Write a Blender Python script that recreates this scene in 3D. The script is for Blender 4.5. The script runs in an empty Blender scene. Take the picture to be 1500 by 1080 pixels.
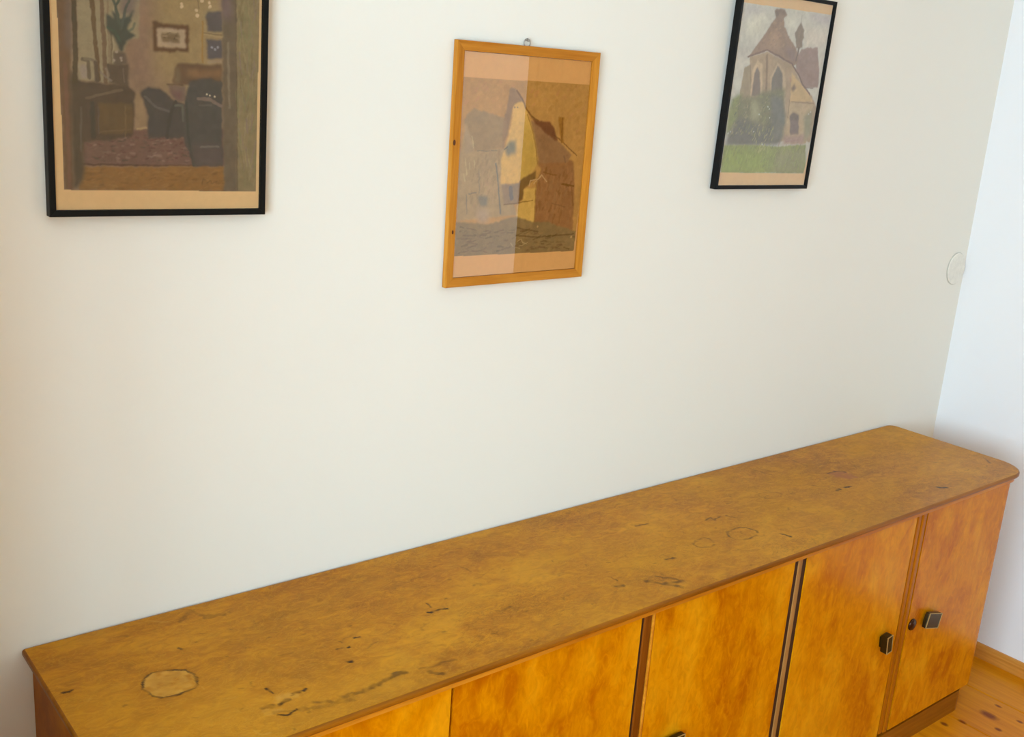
import bpy, bmesh, math, random
import numpy as np
from mathutils import Vector, Matrix

SC = bpy.context.scene
COL = SC.collection
random.seed(7)

# ------------------------------------------------------------------ camera
cam_data = bpy.data.cameras.new('camera')
cam_data.sensor_width = 36.0
cam_data.lens = 36.6784
cam_data.clip_start = 0.02
cam = bpy.data.objects.new('camera', cam_data)
COL.objects.link(cam)
cam.matrix_world = Matrix((
    (0.779657, 0.110790, -0.616328, 0.32219),
    (-0.622164, 0.248698, -0.742335, -1.65762),
    (0.071036, 0.962224, 0.262829, 1.70861),
    (0, 0, 0, 1)))
SC.camera = cam

# ------------------------------------------------------------------ light
SKY = (0.75, 1.025, 1.21)
SKY_STRENGTH = 16.9
world = bpy.data.worlds.new('overcast_sky')
SC.world = world
world.use_nodes = True
wb = world.node_tree.nodes['Background']
wb.inputs['Color'].default_value = (*SKY, 1)
wb.inputs['Strength'].default_value = SKY_STRENGTH
SC.view_settings.view_transform = 'Standard'
SC.view_settings.look = 'None'
SC.view_settings.gamma = 1.0
SC.view_settings.use_curve_mapping = False
SC.view_settings.exposure = 0.0
SC.cycles.max_bounces = 9
SC.cycles.diffuse_bounces = 6
SC.cycles.glossy_bounces = 4

# room: x to the right along the long wall, y = 0 at that wall, z up
XR, XL, YF, ZC = 3.543, -0.95, -4.3, 2.65
UP_X, UP_DEPTH = 0.32, 0.60  # right end and depth of the added light blocker's tall part
# windows: (wall, a0, a1, z0, z1); wall 'R'/'L' run along y, 'F' along x
WINDOWS = [('L', -3.40, -0.95, 0.80, 2.35)]

def portal(name, loc, rot, sx, sy):
    d = bpy.data.lights.new(name, 'AREA')
    d.shape = 'RECTANGLE'
    d.size, d.size_y = sx, sy
    d.cycles.is_portal = True
    o = bpy.data.objects.new(name, d)
    o.location, o.rotation_euler = loc, rot
    COL.objects.link(o)

for w, a0, a1, z0, z1 in WINDOWS:
    ac, zc = (a0 + a1) / 2, (z0 + z1) / 2
    if w == 'R':
        portal('window_daylight', (XR + 0.2, ac, zc), (math.pi / 2, 0, math.pi / 2), a1 - a0, z1 - z0)
    elif w == 'L':
        portal('window_daylight', (XL - 0.2, ac, zc), (math.pi / 2, 0, -math.pi / 2), a1 - a0, z1 - z0)
    else:
        portal('window_daylight', (ac, YF - 0.2, zc), (math.pi / 2, 0, 0), a1 - a0, z1 - z0)

# glass reflection and light level taken off the print colours seen in the room
HAZE = ((0.05, 0.038, 0.016), (0.02, 0.018, 0.012), (0.045, 0.05, 0.052))
GAIN = (0.80, 0.80, 0.92)


# ------------------------------------------------------------------ materials
def s2l(c):
    return tuple((v / 255 / 12.92) if v / 255 <= 0.04045 else ((v / 255 + 0.055) / 1.055) ** 2.4 for v in c)

class NT:
    """small helper around a node tree"""
    def __init__(self, name):
        self.m = bpy.data.materials.new(name)
        self.m.use_nodes = True
        self.t = self.m.node_tree
        self.b = self.t.nodes['Principled BSDF']
        self.out = self.t.nodes['Material Output']
    def n(self, kind, **props):
        nd = self.t.nodes.new(kind)
        for k, v in props.items():
            setattr(nd, k, v)
        return nd
    def l(self, a, b):
        self.t.links.new(a, b)
    def put(self, sock, v):
        if isinstance(v, bpy.types.NodeSocket):
            self.l(v, sock)
        else:
            sock.default_value = v
    def math(self, op, a, b=None, c=None, clamp=False):
        nd = self.n('ShaderNodeMath', operation=op, use_clamp=clamp)
        for i, v in enumerate((a, b, c)):
            if v is not None:
                self.put(nd.inputs[i], v)
        return nd.outputs[0]
    def vmath(self, op, a, b=None):
        nd = self.n('ShaderNodeVectorMath', operation=op)
        self.put(nd.inputs[0], a)
        if b is not None:
            self.put(nd.inputs[1], b)
        return nd.outputs['Value'] if op in ('LENGTH', 'DISTANCE') else nd.outputs[0]
    def noise(self, vec, scale, detail=4, rough=0.55, dist=0.0):
        nd = self.n('ShaderNodeTexNoise')
        self.l(vec, nd.inputs['Vector'])
        nd.inputs['Scale'].default_value = scale
        nd.inputs['Detail'].default_value = detail
        nd.inputs['Roughness'].default_value = rough
        nd.inputs['Distortion'].default_value = dist
        return nd.outputs['Fac']
    def ramp(self, fac, stops, interp='LINEAR'):
        nd = self.n('ShaderNodeValToRGB')
        nd.color_ramp.interpolation = interp
        el = nd.color_ramp.elements
        while len(el) < len(stops):
            el.new(0.5)
        for e, (p, c) in zip(el, stops):
            e.position = p
            e.color = (*c, 1) if len(c) == 3 else c
        self.l(fac, nd.inputs['Fac'])
        return nd.outputs['Color']
    def mix(self, fac, a, b, blend='MIX'):
        nd = self.n('ShaderNodeMix', data_type='RGBA', blend_type=blend)
        self.put(nd.inputs[0], fac)
        for i, v in ((6, a), (7, b)):
            if isinstance(v, tuple) and len(v) == 3:
                v = (*v, 1)
            self.put(nd.inputs[i], v)
        return nd.outputs[2]
    def coords(self, scale=(1, 1, 1), rnd=0.0):
        tc = self.n('ShaderNodeTexCoord')
        v = tc.outputs['Object']
        if rnd:
            oi = self.n('ShaderNodeObjectInfo')
            sc = self.math('MULTIPLY', oi.outputs['Random'], rnd)
            cx = self.n('ShaderNodeCombineXYZ')
            for i in range(3):
                self.l(sc, cx.inputs[i])
            v = self.vmath('ADD', v, cx.outputs[0])
        if scale != (1, 1, 1):
            v = self.vmath('MULTIPLY', v, scale)
        return v
    def bump(self, h, strength, dist):
        nd = self.n('ShaderNodeBump')
        nd.inputs['Strength'].default_value = strength
        nd.inputs['Distance'].default_value = dist
        self.l(h, nd.inputs['Height'])
        self.l(nd.outputs[0], self.b.inputs['Normal'])
    def set(self, **kw):
        for k, v in kw.items():
            self.put(self.b.inputs[k.replace('_', ' ')], v)
        return self

def plaster(name, col, col2):
    t = NT(name)
    v = t.coords()
    big = t.noise(v, 1.3, 3, 0.5)
    c = t.mix(t.math('MULTIPLY', big, 1.0, clamp=True), (*col, 1), (*col2, 1))
    t.set(Base_Color=c, Roughness=0.85)
    t.b.inputs['Specular IOR Level'].default_value = 0.15
    t.bump(t.noise(v, 60, 5, 0.6), 0.10, 0.002)
    return t.m

def plain(name, col, rough=0.5, metal=0.0, bump=0.0, bscale=80):
    t = NT(name)
    v = t.coords()
    n = t.noise(v, bscale, 3)
    c = t.mix(n, tuple(x * 0.85 for x in col), tuple(min(1, x * 1.12) for x in col))
    t.set(Base_Color=c, Roughness=rough, Metallic=metal)
    if bump:
        t.bump(n, bump, 0.001)
    return t.m

def veneer(name, dark, mid, light, stretch, rough=0.24, marks=False, fine=1.0, rnd=13.0, spec=0.12):
    """flamed birch veneer under yellowed varnish"""
    t = NT(name)
    v = t.coords(stretch, rnd)
    big = t.noise(v, 3.2, 5, 0.55, 0.8)
    cur = t.noise(v, 9, 4, 0.5, 1.6)
    fin = t.noise(v, 34, 4, 0.6, 1.4)
    h = t.math('ADD', t.math('MULTIPLY', big, 0.62), t.math('MULTIPLY', cur, 0.38))
    c = t.ramp(h, [(0.36, dark), (0.5, mid), (0.63, light)])
    fl = t.math('MULTIPLY', t.math('SUBTRACT', fin, 0.5), 0.42 * fine)
    up = t.math('MAXIMUM', fl, 0.0)
    dn = t.math('MAXIMUM', t.math('MULTIPLY', fl, -1.0), 0.0)
    c = t.mix(t.math('MULTIPLY', up, 2.2, clamp=True), c, (light[0] * 1.4 + .03, light[1] * 1.45 + .02, light[2] * 1.4))
    c = t.mix(t.math('MULTIPLY', dn, 2.4, clamp=True), c, tuple(x * 0.5 for x in dark))
    ro = rough
    if marks:
        # curly worn figure of the old top
        w = t.noise(v, 20, 3, 0.5, 5.0)
        band = t.math('ABSOLUTE', t.math('SUBTRACT', w, 0.5))
        vein = t.math('SUBTRACT', 1.0, t.math('MULTIPLY', band, 26.0), clamp=True)
        region = t.math('MULTIPLY', t.math('SUBTRACT', t.noise(v, 5.0, 3), 0.45), 5.0, clamp=True)
        c = t.mix(t.math('MULTIPLY', t.math('MULTIPLY', vein, region), 0.5), c, tuple(x * 0.45 for x in dark))
        w2 = t.noise(v, 15, 3, 0.5, 6.0)
        b2 = t.math('ABSOLUTE', t.math('SUBTRACT', w2, 0.47))
        v2 = t.math('SUBTRACT', 1.0, t.math('MULTIPLY', b2, 22.0), clamp=True)
        c = t.mix(t.math('MULTIPLY', v2, 0.38), c, WORN)
        # rubbed, dull patches where the varnish went milky
        dull = t.math('MULTIPLY', t.math('SUBTRACT', t.noise(v, 2.2, 4), 0.42), 3.5, clamp=True)
        c = t.mix(t.math('MULTIPLY', dull, 0.45), c, WORN)
        at = t.n('ShaderNodeAttribute', attribute_name='stains')
        sep = t.n('ShaderNodeSeparateColor')
        t.l(at.outputs['Color'], sep.inputs[0])
        c = t.mix(t.math('MULTIPLY', sep.outputs[1], 0.75), c, s2l((206, 154, 62)))
        c = t.mix(t.math('MULTIPLY', sep.outputs[2], 1.0), c, s2l((158, 92, 44)))
        c = t.mix(t.math('MULTIPLY', sep.outputs[0], 1.0), c, s2l((58, 30, 4)))
        ro = t.math('ADD', rough, t.math('MULTIPLY', dull, 0.12))
    t.set(Base_Color=c, Roughness=ro)
    t.b.inputs['Specular IOR Level'].default_value = spec
    t.bump(t.noise(v, 7, 3), 0.06, 0.004)
    return t.m

def wood(name, dark, light, axis, rough=0.35, scale=1.0, knots=None, knotcol=(0.10, 0.03, 0.005), rnd=9.0):
    """plain sawn wood, grain along axis; knots is a list of (x, y, z, rx, ry, rz)"""
    t = NT(name)
    st = [14 * scale] * 3
    st[axis] = 0.9 * scale
    v = t.coords(tuple(st), rnd)
    g = t.noise(v, 2.2, 5, 0.6, 0.6)
    f = t.noise(v, 9, 4, 0.6, 0.3)
    h = t.math('ADD', t.math('MULTIPLY', g, 0.7), t.math('MULTIPLY', f, 0.3))
    c = t.ramp(h, [(0.34, dark), (0.66, light)])
    vv = t.coords((1, 1, 1), rnd)
    if knots:
        tc = t.n('ShaderNodeNewGeometry')
        acc = None
        warp = t.noise(vv, 30, 2)
        for (x, y, z, rx, ry, rz) in knots:
            d = t.vmath('MULTIPLY', t.vmath('SUBTRACT', tc.outputs['Position'], (x, y, z)), (1 / rx, 1 / ry, 1 / rz))
            ln = t.math('ADD', t.vmath('LENGTH', d), t.math('MULTIPLY', t.math('SUBTRACT', warp, 0.5), 1.3))
            k = t.math('SUBTRACT', 1.7, ln, clamp=True)
            acc = k if acc is None else t.math('MAXIMUM', acc, k)
        c = t.mix(t.math('MULTIPLY', acc, 0.92), c, knotcol)
    t.set(Base_Color=c, Roughness=rough)
    t.b.inputs['Specular IOR Level'].default_value = 0.2
    t.bump(f, 0.08, 0.002)
    return t.m

WORN = s2l((196, 140, 30))
M = {}
M['wall'] = plaster('wall_cream_paint', (0.83, 0.81, 0.745), (0.85, 0.835, 0.775))
M['wall_white'] = plaster('wall_white_paint', (0.83, 0.83, 0.85), (0.845, 0.845, 0.865))
M['wall_warm_fill'] = plaster('wall_warm_fill_ochre', (0.68, 0.54, 0.30), (0.72, 0.58, 0.33))  # for the unseen front wall; ochre chosen to warm the light it bounces
M['ceiling'] = plaster('ceiling_paint', (0.82, 0.82, 0.81), (0.84, 0.84, 0.83))
D1, D2, D3 = s2l((182, 98, 0)), s2l((210, 130, 0)), s2l((222, 150, 14))
M['veneer_door'] = veneer('flamed_veneer_door', D1, D2, D3, (1.5, 1.5, 0.8))
M['veneer_top'] = veneer('flamed_veneer_top', s2l((150, 88, 0)), s2l((176, 110, 4)), s2l((196, 132, 16)), (0.8, 1.4, 1.4), rough=0.30, marks=True, fine=1.6, rnd=0.0)
M['veneer_side'] = veneer('dark_side_veneer', s2l((160, 86, 0)), s2l((184, 106, 0)), s2l((200, 126, 8)), (1.4, 1.4, 0.8), rough=0.45, fine=0.5, spec=0.2)
M['edge'] = wood('edge_moulding_wood', s2l((176, 100, 10)), s2l((218, 144, 40)), 0, 0.30)
M['lip'] = wood('top_lip_wood', s2l((120, 66, 4)), s2l((164, 100, 18)), 0, 0.36)
M['strip'] = wood('reddish_brown_strip', s2l((110, 54, 4)), s2l((146, 80, 14)), 2, 0.34)
M['strip_light'] = wood('orange_brown_strip', s2l((150, 80, 2)), s2l((184, 108, 8)), 2, 0.3)
M['bead'] = wood('pale_brown_bead', s2l((136, 92, 44)), s2l((176, 130, 74)), 2, 0.34)
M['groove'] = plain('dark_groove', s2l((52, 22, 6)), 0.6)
M['plinth'] = wood('plinth_wood', s2l((128, 72, 4)), s2l((170, 104, 16)), 0, 0.34)
M['inside'] = plain('raw_interior_wood', s2l((110, 70, 30)), 0.7)
M['brass'] = plain('dark_patinated_brass', s2l((58, 46, 16)), 0.3, 0.6)
M['brass_edge'] = plain('pale_brass', s2l((186, 164, 104)), 0.35, 0.6)
M['brass_dark'] = plain('dark_bronze', s2l((70, 36, 14)), 0.22, 0.6)
M['black_frame'] = plain('black_lacquer', (0.004, 0.004, 0.004), 0.5)
M['black_frame'].node_tree.nodes['Principled BSDF'].inputs['Specular IOR Level'].default_value = 0.18
M['pine'] = wood('orange_pine', s2l((176, 108, 20)), s2l((214, 146, 52)), 2, 0.4, 1.6)
M['pine_h'] = wood('orange_pine_rail', s2l((172, 104, 22)), s2l((206, 138, 48)), 0, 0.4, 1.6)
M['steel'] = plain('dull_steel', (0.42, 0.41, 0.39), 0.4, 0.9)
M['paper_back'] = plain('backing_board', s2l((150, 120, 80)), 0.9)
M['frame_white'] = plain('white_window_paint', (0.8, 0.8, 0.78), 0.4)
M['cover'] = plain('painted_cover', (0.82, 0.80, 0.73), 0.6)
M['cover_rim'] = plain('grey_rim', (0.52, 0.51, 0.46), 0.5)
M['baseboard'] = wood('baseboard_pine', s2l((176, 110, 36)), s2l((224, 156, 70)), 1, 0.38)
M['gap'] = plain('dark_floor_gap', (0.05, 0.022, 0.006), 0.9)

def glass_mat():
    t = NT('picture_glass')
    fr = t.n('ShaderNodeFresnel')
    fr.inputs['IOR'].default_value = 2.25
    geo = t.n('ShaderNodeNewGeometry')
    fac = t.math('MULTIPLY', fr.outputs[0], t.math('SUBTRACT', 1.0, geo.outputs['Backfacing']))
    tr = t.n('ShaderNodeBsdfTransparent')
    gl = t.n('ShaderNodeBsdfGlossy')
    gl.inputs['Roughness'].default_value = 0.01
    mx = t.n('ShaderNodeMixShader')
    t.l(fac, mx.inputs[0]); t.l(tr.outputs[0], mx.inputs[1]); t.l(gl.outputs[0], mx.inputs[2])
    t.l(mx.outputs[0], t.out.inputs[0])
    return t.m
M['glass'] = glass_mat()

def print_mat():
    t = NT('printed_paper')
    at = t.n('ShaderNodeAttribute', attribute_name='ink')
    t.set(Base_Color=at.outputs['Color'], Roughness=0.8)
    t.b.inputs['Specular IOR Level'].default_value = 0.1
    return t.m
M['print'] = print_mat()

# ------------------------------------------------------------------ mesh helpers
def link(o, parent=None):
    COL.objects.link(o)
    if parent is not None:
        o.parent = parent
    return o

def mesh_obj(name, verts, faces, mat, parent=None, smooth=False):
    me = bpy.data.meshes.new(name)
    me.from_pydata([tuple(v) for v in verts], [], [tuple(f) for f in faces])
    me.update()
    if mat is not None:
        me.materials.append(mat)
    if smooth:
        me.polygons.foreach_set('use_smooth', [True] * len(me.polygons))
    return link(bpy.data.objects.new(name, me), parent)

def bm_obj(name, bm, mat, parent=None, smooth=False):
    me = bpy.data.meshes.new(name)
    bmesh.ops.recalc_face_normals(bm, faces=bm.faces)
    bm.to_mesh(me)
    bm.free()
    if mat is not None:
        me.materials.append(mat)
    if smooth:
        me.polygons.foreach_set('use_smooth', [True] * len(me.polygons))
    return link(bpy.data.objects.new(name, me), parent)

def bm_box(bm, x0, x1, y0, y1, z0, z1, bev=0.0, seg=2):
    r = bmesh.ops.create_cube(bm, size=1)
    vs = r['verts']
    for v in vs:
        v.co = Vector(((x0 + x1) / 2 + v.co.x * (x1 - x0), (y0 + y1) / 2 + v.co.y * (y1 - y0), (z0 + z1) / 2 + v.co.z * (z1 - z0)))
    if bev:
        es = list({e for v in vs for e in v.link_edges})
        bmesh.ops.bevel(bm, geom=es, offset=bev, segments=seg, profile=0.6, affect='EDGES', clamp_overlap=True)

def box(name, mat, parent, x0, x1, y0, y1, z0, z1, bev=0.0, seg=2):
    bm = bmesh.new()
    bm_box(bm, x0, x1, y0, y1, z0, z1, bev, seg)
    return bm_obj(name, bm, mat, parent)

def prism(name, mat, parent, outline, z0, z1, bev=0.0):
    """extrude a plan outline from z0 to z1"""
    bm = bmesh.new()
    lo = [bm.verts.new((x, y, z0)) for x, y in outline]
    hi = [bm.verts.new((x, y, z1)) for x, y in outline]
    n = len(outline)
    bm.faces.new(lo[::-1]); top = bm.faces.new(hi)
    for i in range(n):
        bm.faces.new((lo[i], lo[(i + 1) % n], hi[(i + 1) % n], hi[i]))
    if bev:
        es = [e for e in bm.edges if e.verts[0].co.z == e.verts[1].co.z]
        bmesh.ops.bevel(bm, geom=es, offset=bev, segments=2, profile=0.6, affect='EDGES')
    return bm_obj(name, bm, mat, parent)

def arc(cx, cy, r, a0, a1, n):
    return [(cx + r * math.cos(math.radians(a0 + (a1 - a0) * i / n)), cy + r * math.sin(math.radians(a0 + (a1 - a0) * i / n))) for i in range(n + 1)]

def tube(name, mat, parent, pts, r, n=10):
    cu = bpy.data.curves.new(name, 'CURVE')
    cu.dimensions = '3D'
    sp = cu.splines.new('POLY')
    sp.points.add(len(pts) - 1)
    for p, q in zip(sp.points, pts):
        p.co = (*q, 1)
    cu.bevel_depth = r
    cu.bevel_resolution = 3
    cu.use_fill_caps = True
    o = bpy.data.objects.new(name, cu)
    dg = bpy.context.evaluated_depsgraph_get()
    COL.objects.link(o)
    dg.update()
    me = bpy.data.meshes.new_from_object(o.evaluated_get(dg))
    bpy.data.objects.remove(o)
    me.name = name
    me.materials.clear()
    me.materials.append(mat)
    return link(bpy.data.objects.new(name, me), parent)

def thing(name, label, cat, loc, group=None):
    o = bpy.data.objects.new(name, None)
    o.empty_display_size = 0.1
    o.location = loc
    o['label'] = label
    o['category'] = cat
    if group:
        o['group'] = group
    return link(o)

def structure(o):
    o['kind'] = 'structure'
    return o

# ------------------------------------------------------------------ room shell
TH = 0.3
def wall_with_hole(name, axis, pos, sign, a0, a1, holes, mat):
    """solid wall, inner face at pos on axis (0 = x, 1 = y), thickness outward, rectangular holes"""
    bm = bmesh.new()
    o0, o1 = (pos, pos + sign * TH) if sign > 0 else (pos + sign * TH, pos)
    def seg(b0, b1, z0, z1):
        if axis == 0:
            bm_box(bm, o0, o1, b0, b1, z0, z1)
        else:
            bm_box(bm, b0, b1, o0, o1, z0, z1)
    cur = a0
    for h0, h1, z0, z1 in sorted(holes):
        seg(cur, h0, 0, ZC)
        seg(h0, h1, 0, z0)
        seg(h0, h1, z1, ZC)
        cur = h1
    seg(cur, a1, 0, ZC)
    return structure(bm_obj(name, bm, mat))

wall_with_hole('wall_back', 1, 0.0, 1, XL - TH, XR + TH, [], M['wall'])
hr = [w[1:] for w in WINDOWS if w[0] == 'R']
hl = [w[1:] for w in WINDOWS if w[0] == 'L']
hf = [w[1:] for w in WINDOWS if w[0] == 'F']
wall_with_hole('wall_right', 0, XR, 1, YF, 0, hr, M['wall_white'])
wall_with_hole('wall_left', 0, XL, -1, YF, 0, hl, M['wall'])
wall_with_hole('wall_front', 1, YF, -1, XL - TH, XR + TH, hf, M['wall_warm_fill'])
structure(box('ceiling', M['ceiling'], None, XL - TH, XR + TH, YF - TH, TH, ZC, ZC + 0.2))

def window(n, w, a0, a1, z0, z1):
    """white wooden casement: frame, mullion, transom, sill, panes"""
    root = bpy.data.objects.new('window_%d' % n, None)
    ac = (a0 + a1) / 2
    W, Hh = a1 - a0, z1 - z0
    if w == 'R':
        root.location, root.rotation_euler = (XR, ac, z0), (0, 0, -math.pi / 2)
    elif w == 'L':
        root.location, root.rotation_euler = (XL, ac, z0), (0, 0, math.pi / 2)
    else:
        root.location, root.rotation_euler = (ac, YF, z0), (0, 0, math.pi)
    structure(link(root))
    m = M['frame_white']
    y0, y1, fw = 0.10, 0.16, 0.06          # local +y goes outward through the wall
    box('frame_stile', m, root, -W / 2, -W / 2 + fw, y0, y1, 0, Hh, 0.004)
    box('frame_stile', m, root, W / 2 - fw, W / 2, y0, y1, 0, Hh, 0.004)
    box('frame_rail', m, root, -W / 2 + fw, W / 2 - fw, y0, y1, 0, fw, 0.004)
    box('frame_rail', m, root, -W / 2 + fw, W / 2 - fw, y0, y1, Hh - fw, Hh, 0.004)
    box('mullion', m, root, -0.035, 0.035, y0, y1, fw, Hh - fw, 0.004)
    zt = Hh * 0.68
    for s in (-1, 1):
        x0, x1 = sorted((s * 0.035, s * (W / 2 - fw)))
        box('glazing_bar', m, root, x0, x1, y0 + 0.01, y1 - 0.01, zt - 0.018, zt + 0.018, 0.003)
        for zz0, zz1 in ((fw, zt - 0.018), (zt + 0.018, Hh - fw)):
            box('pane', M['glass'], root, x0, x1, 0.128, 0.132, zz0, zz1)
    box('window_sill', m, root, -W / 2 - 0.04, W / 2 + 0.04, -0.05, 0.10, -0.03, -0.001, 0.006)

for i, w in enumerate(WINDOWS):
    window(i + 1, *w)

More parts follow.
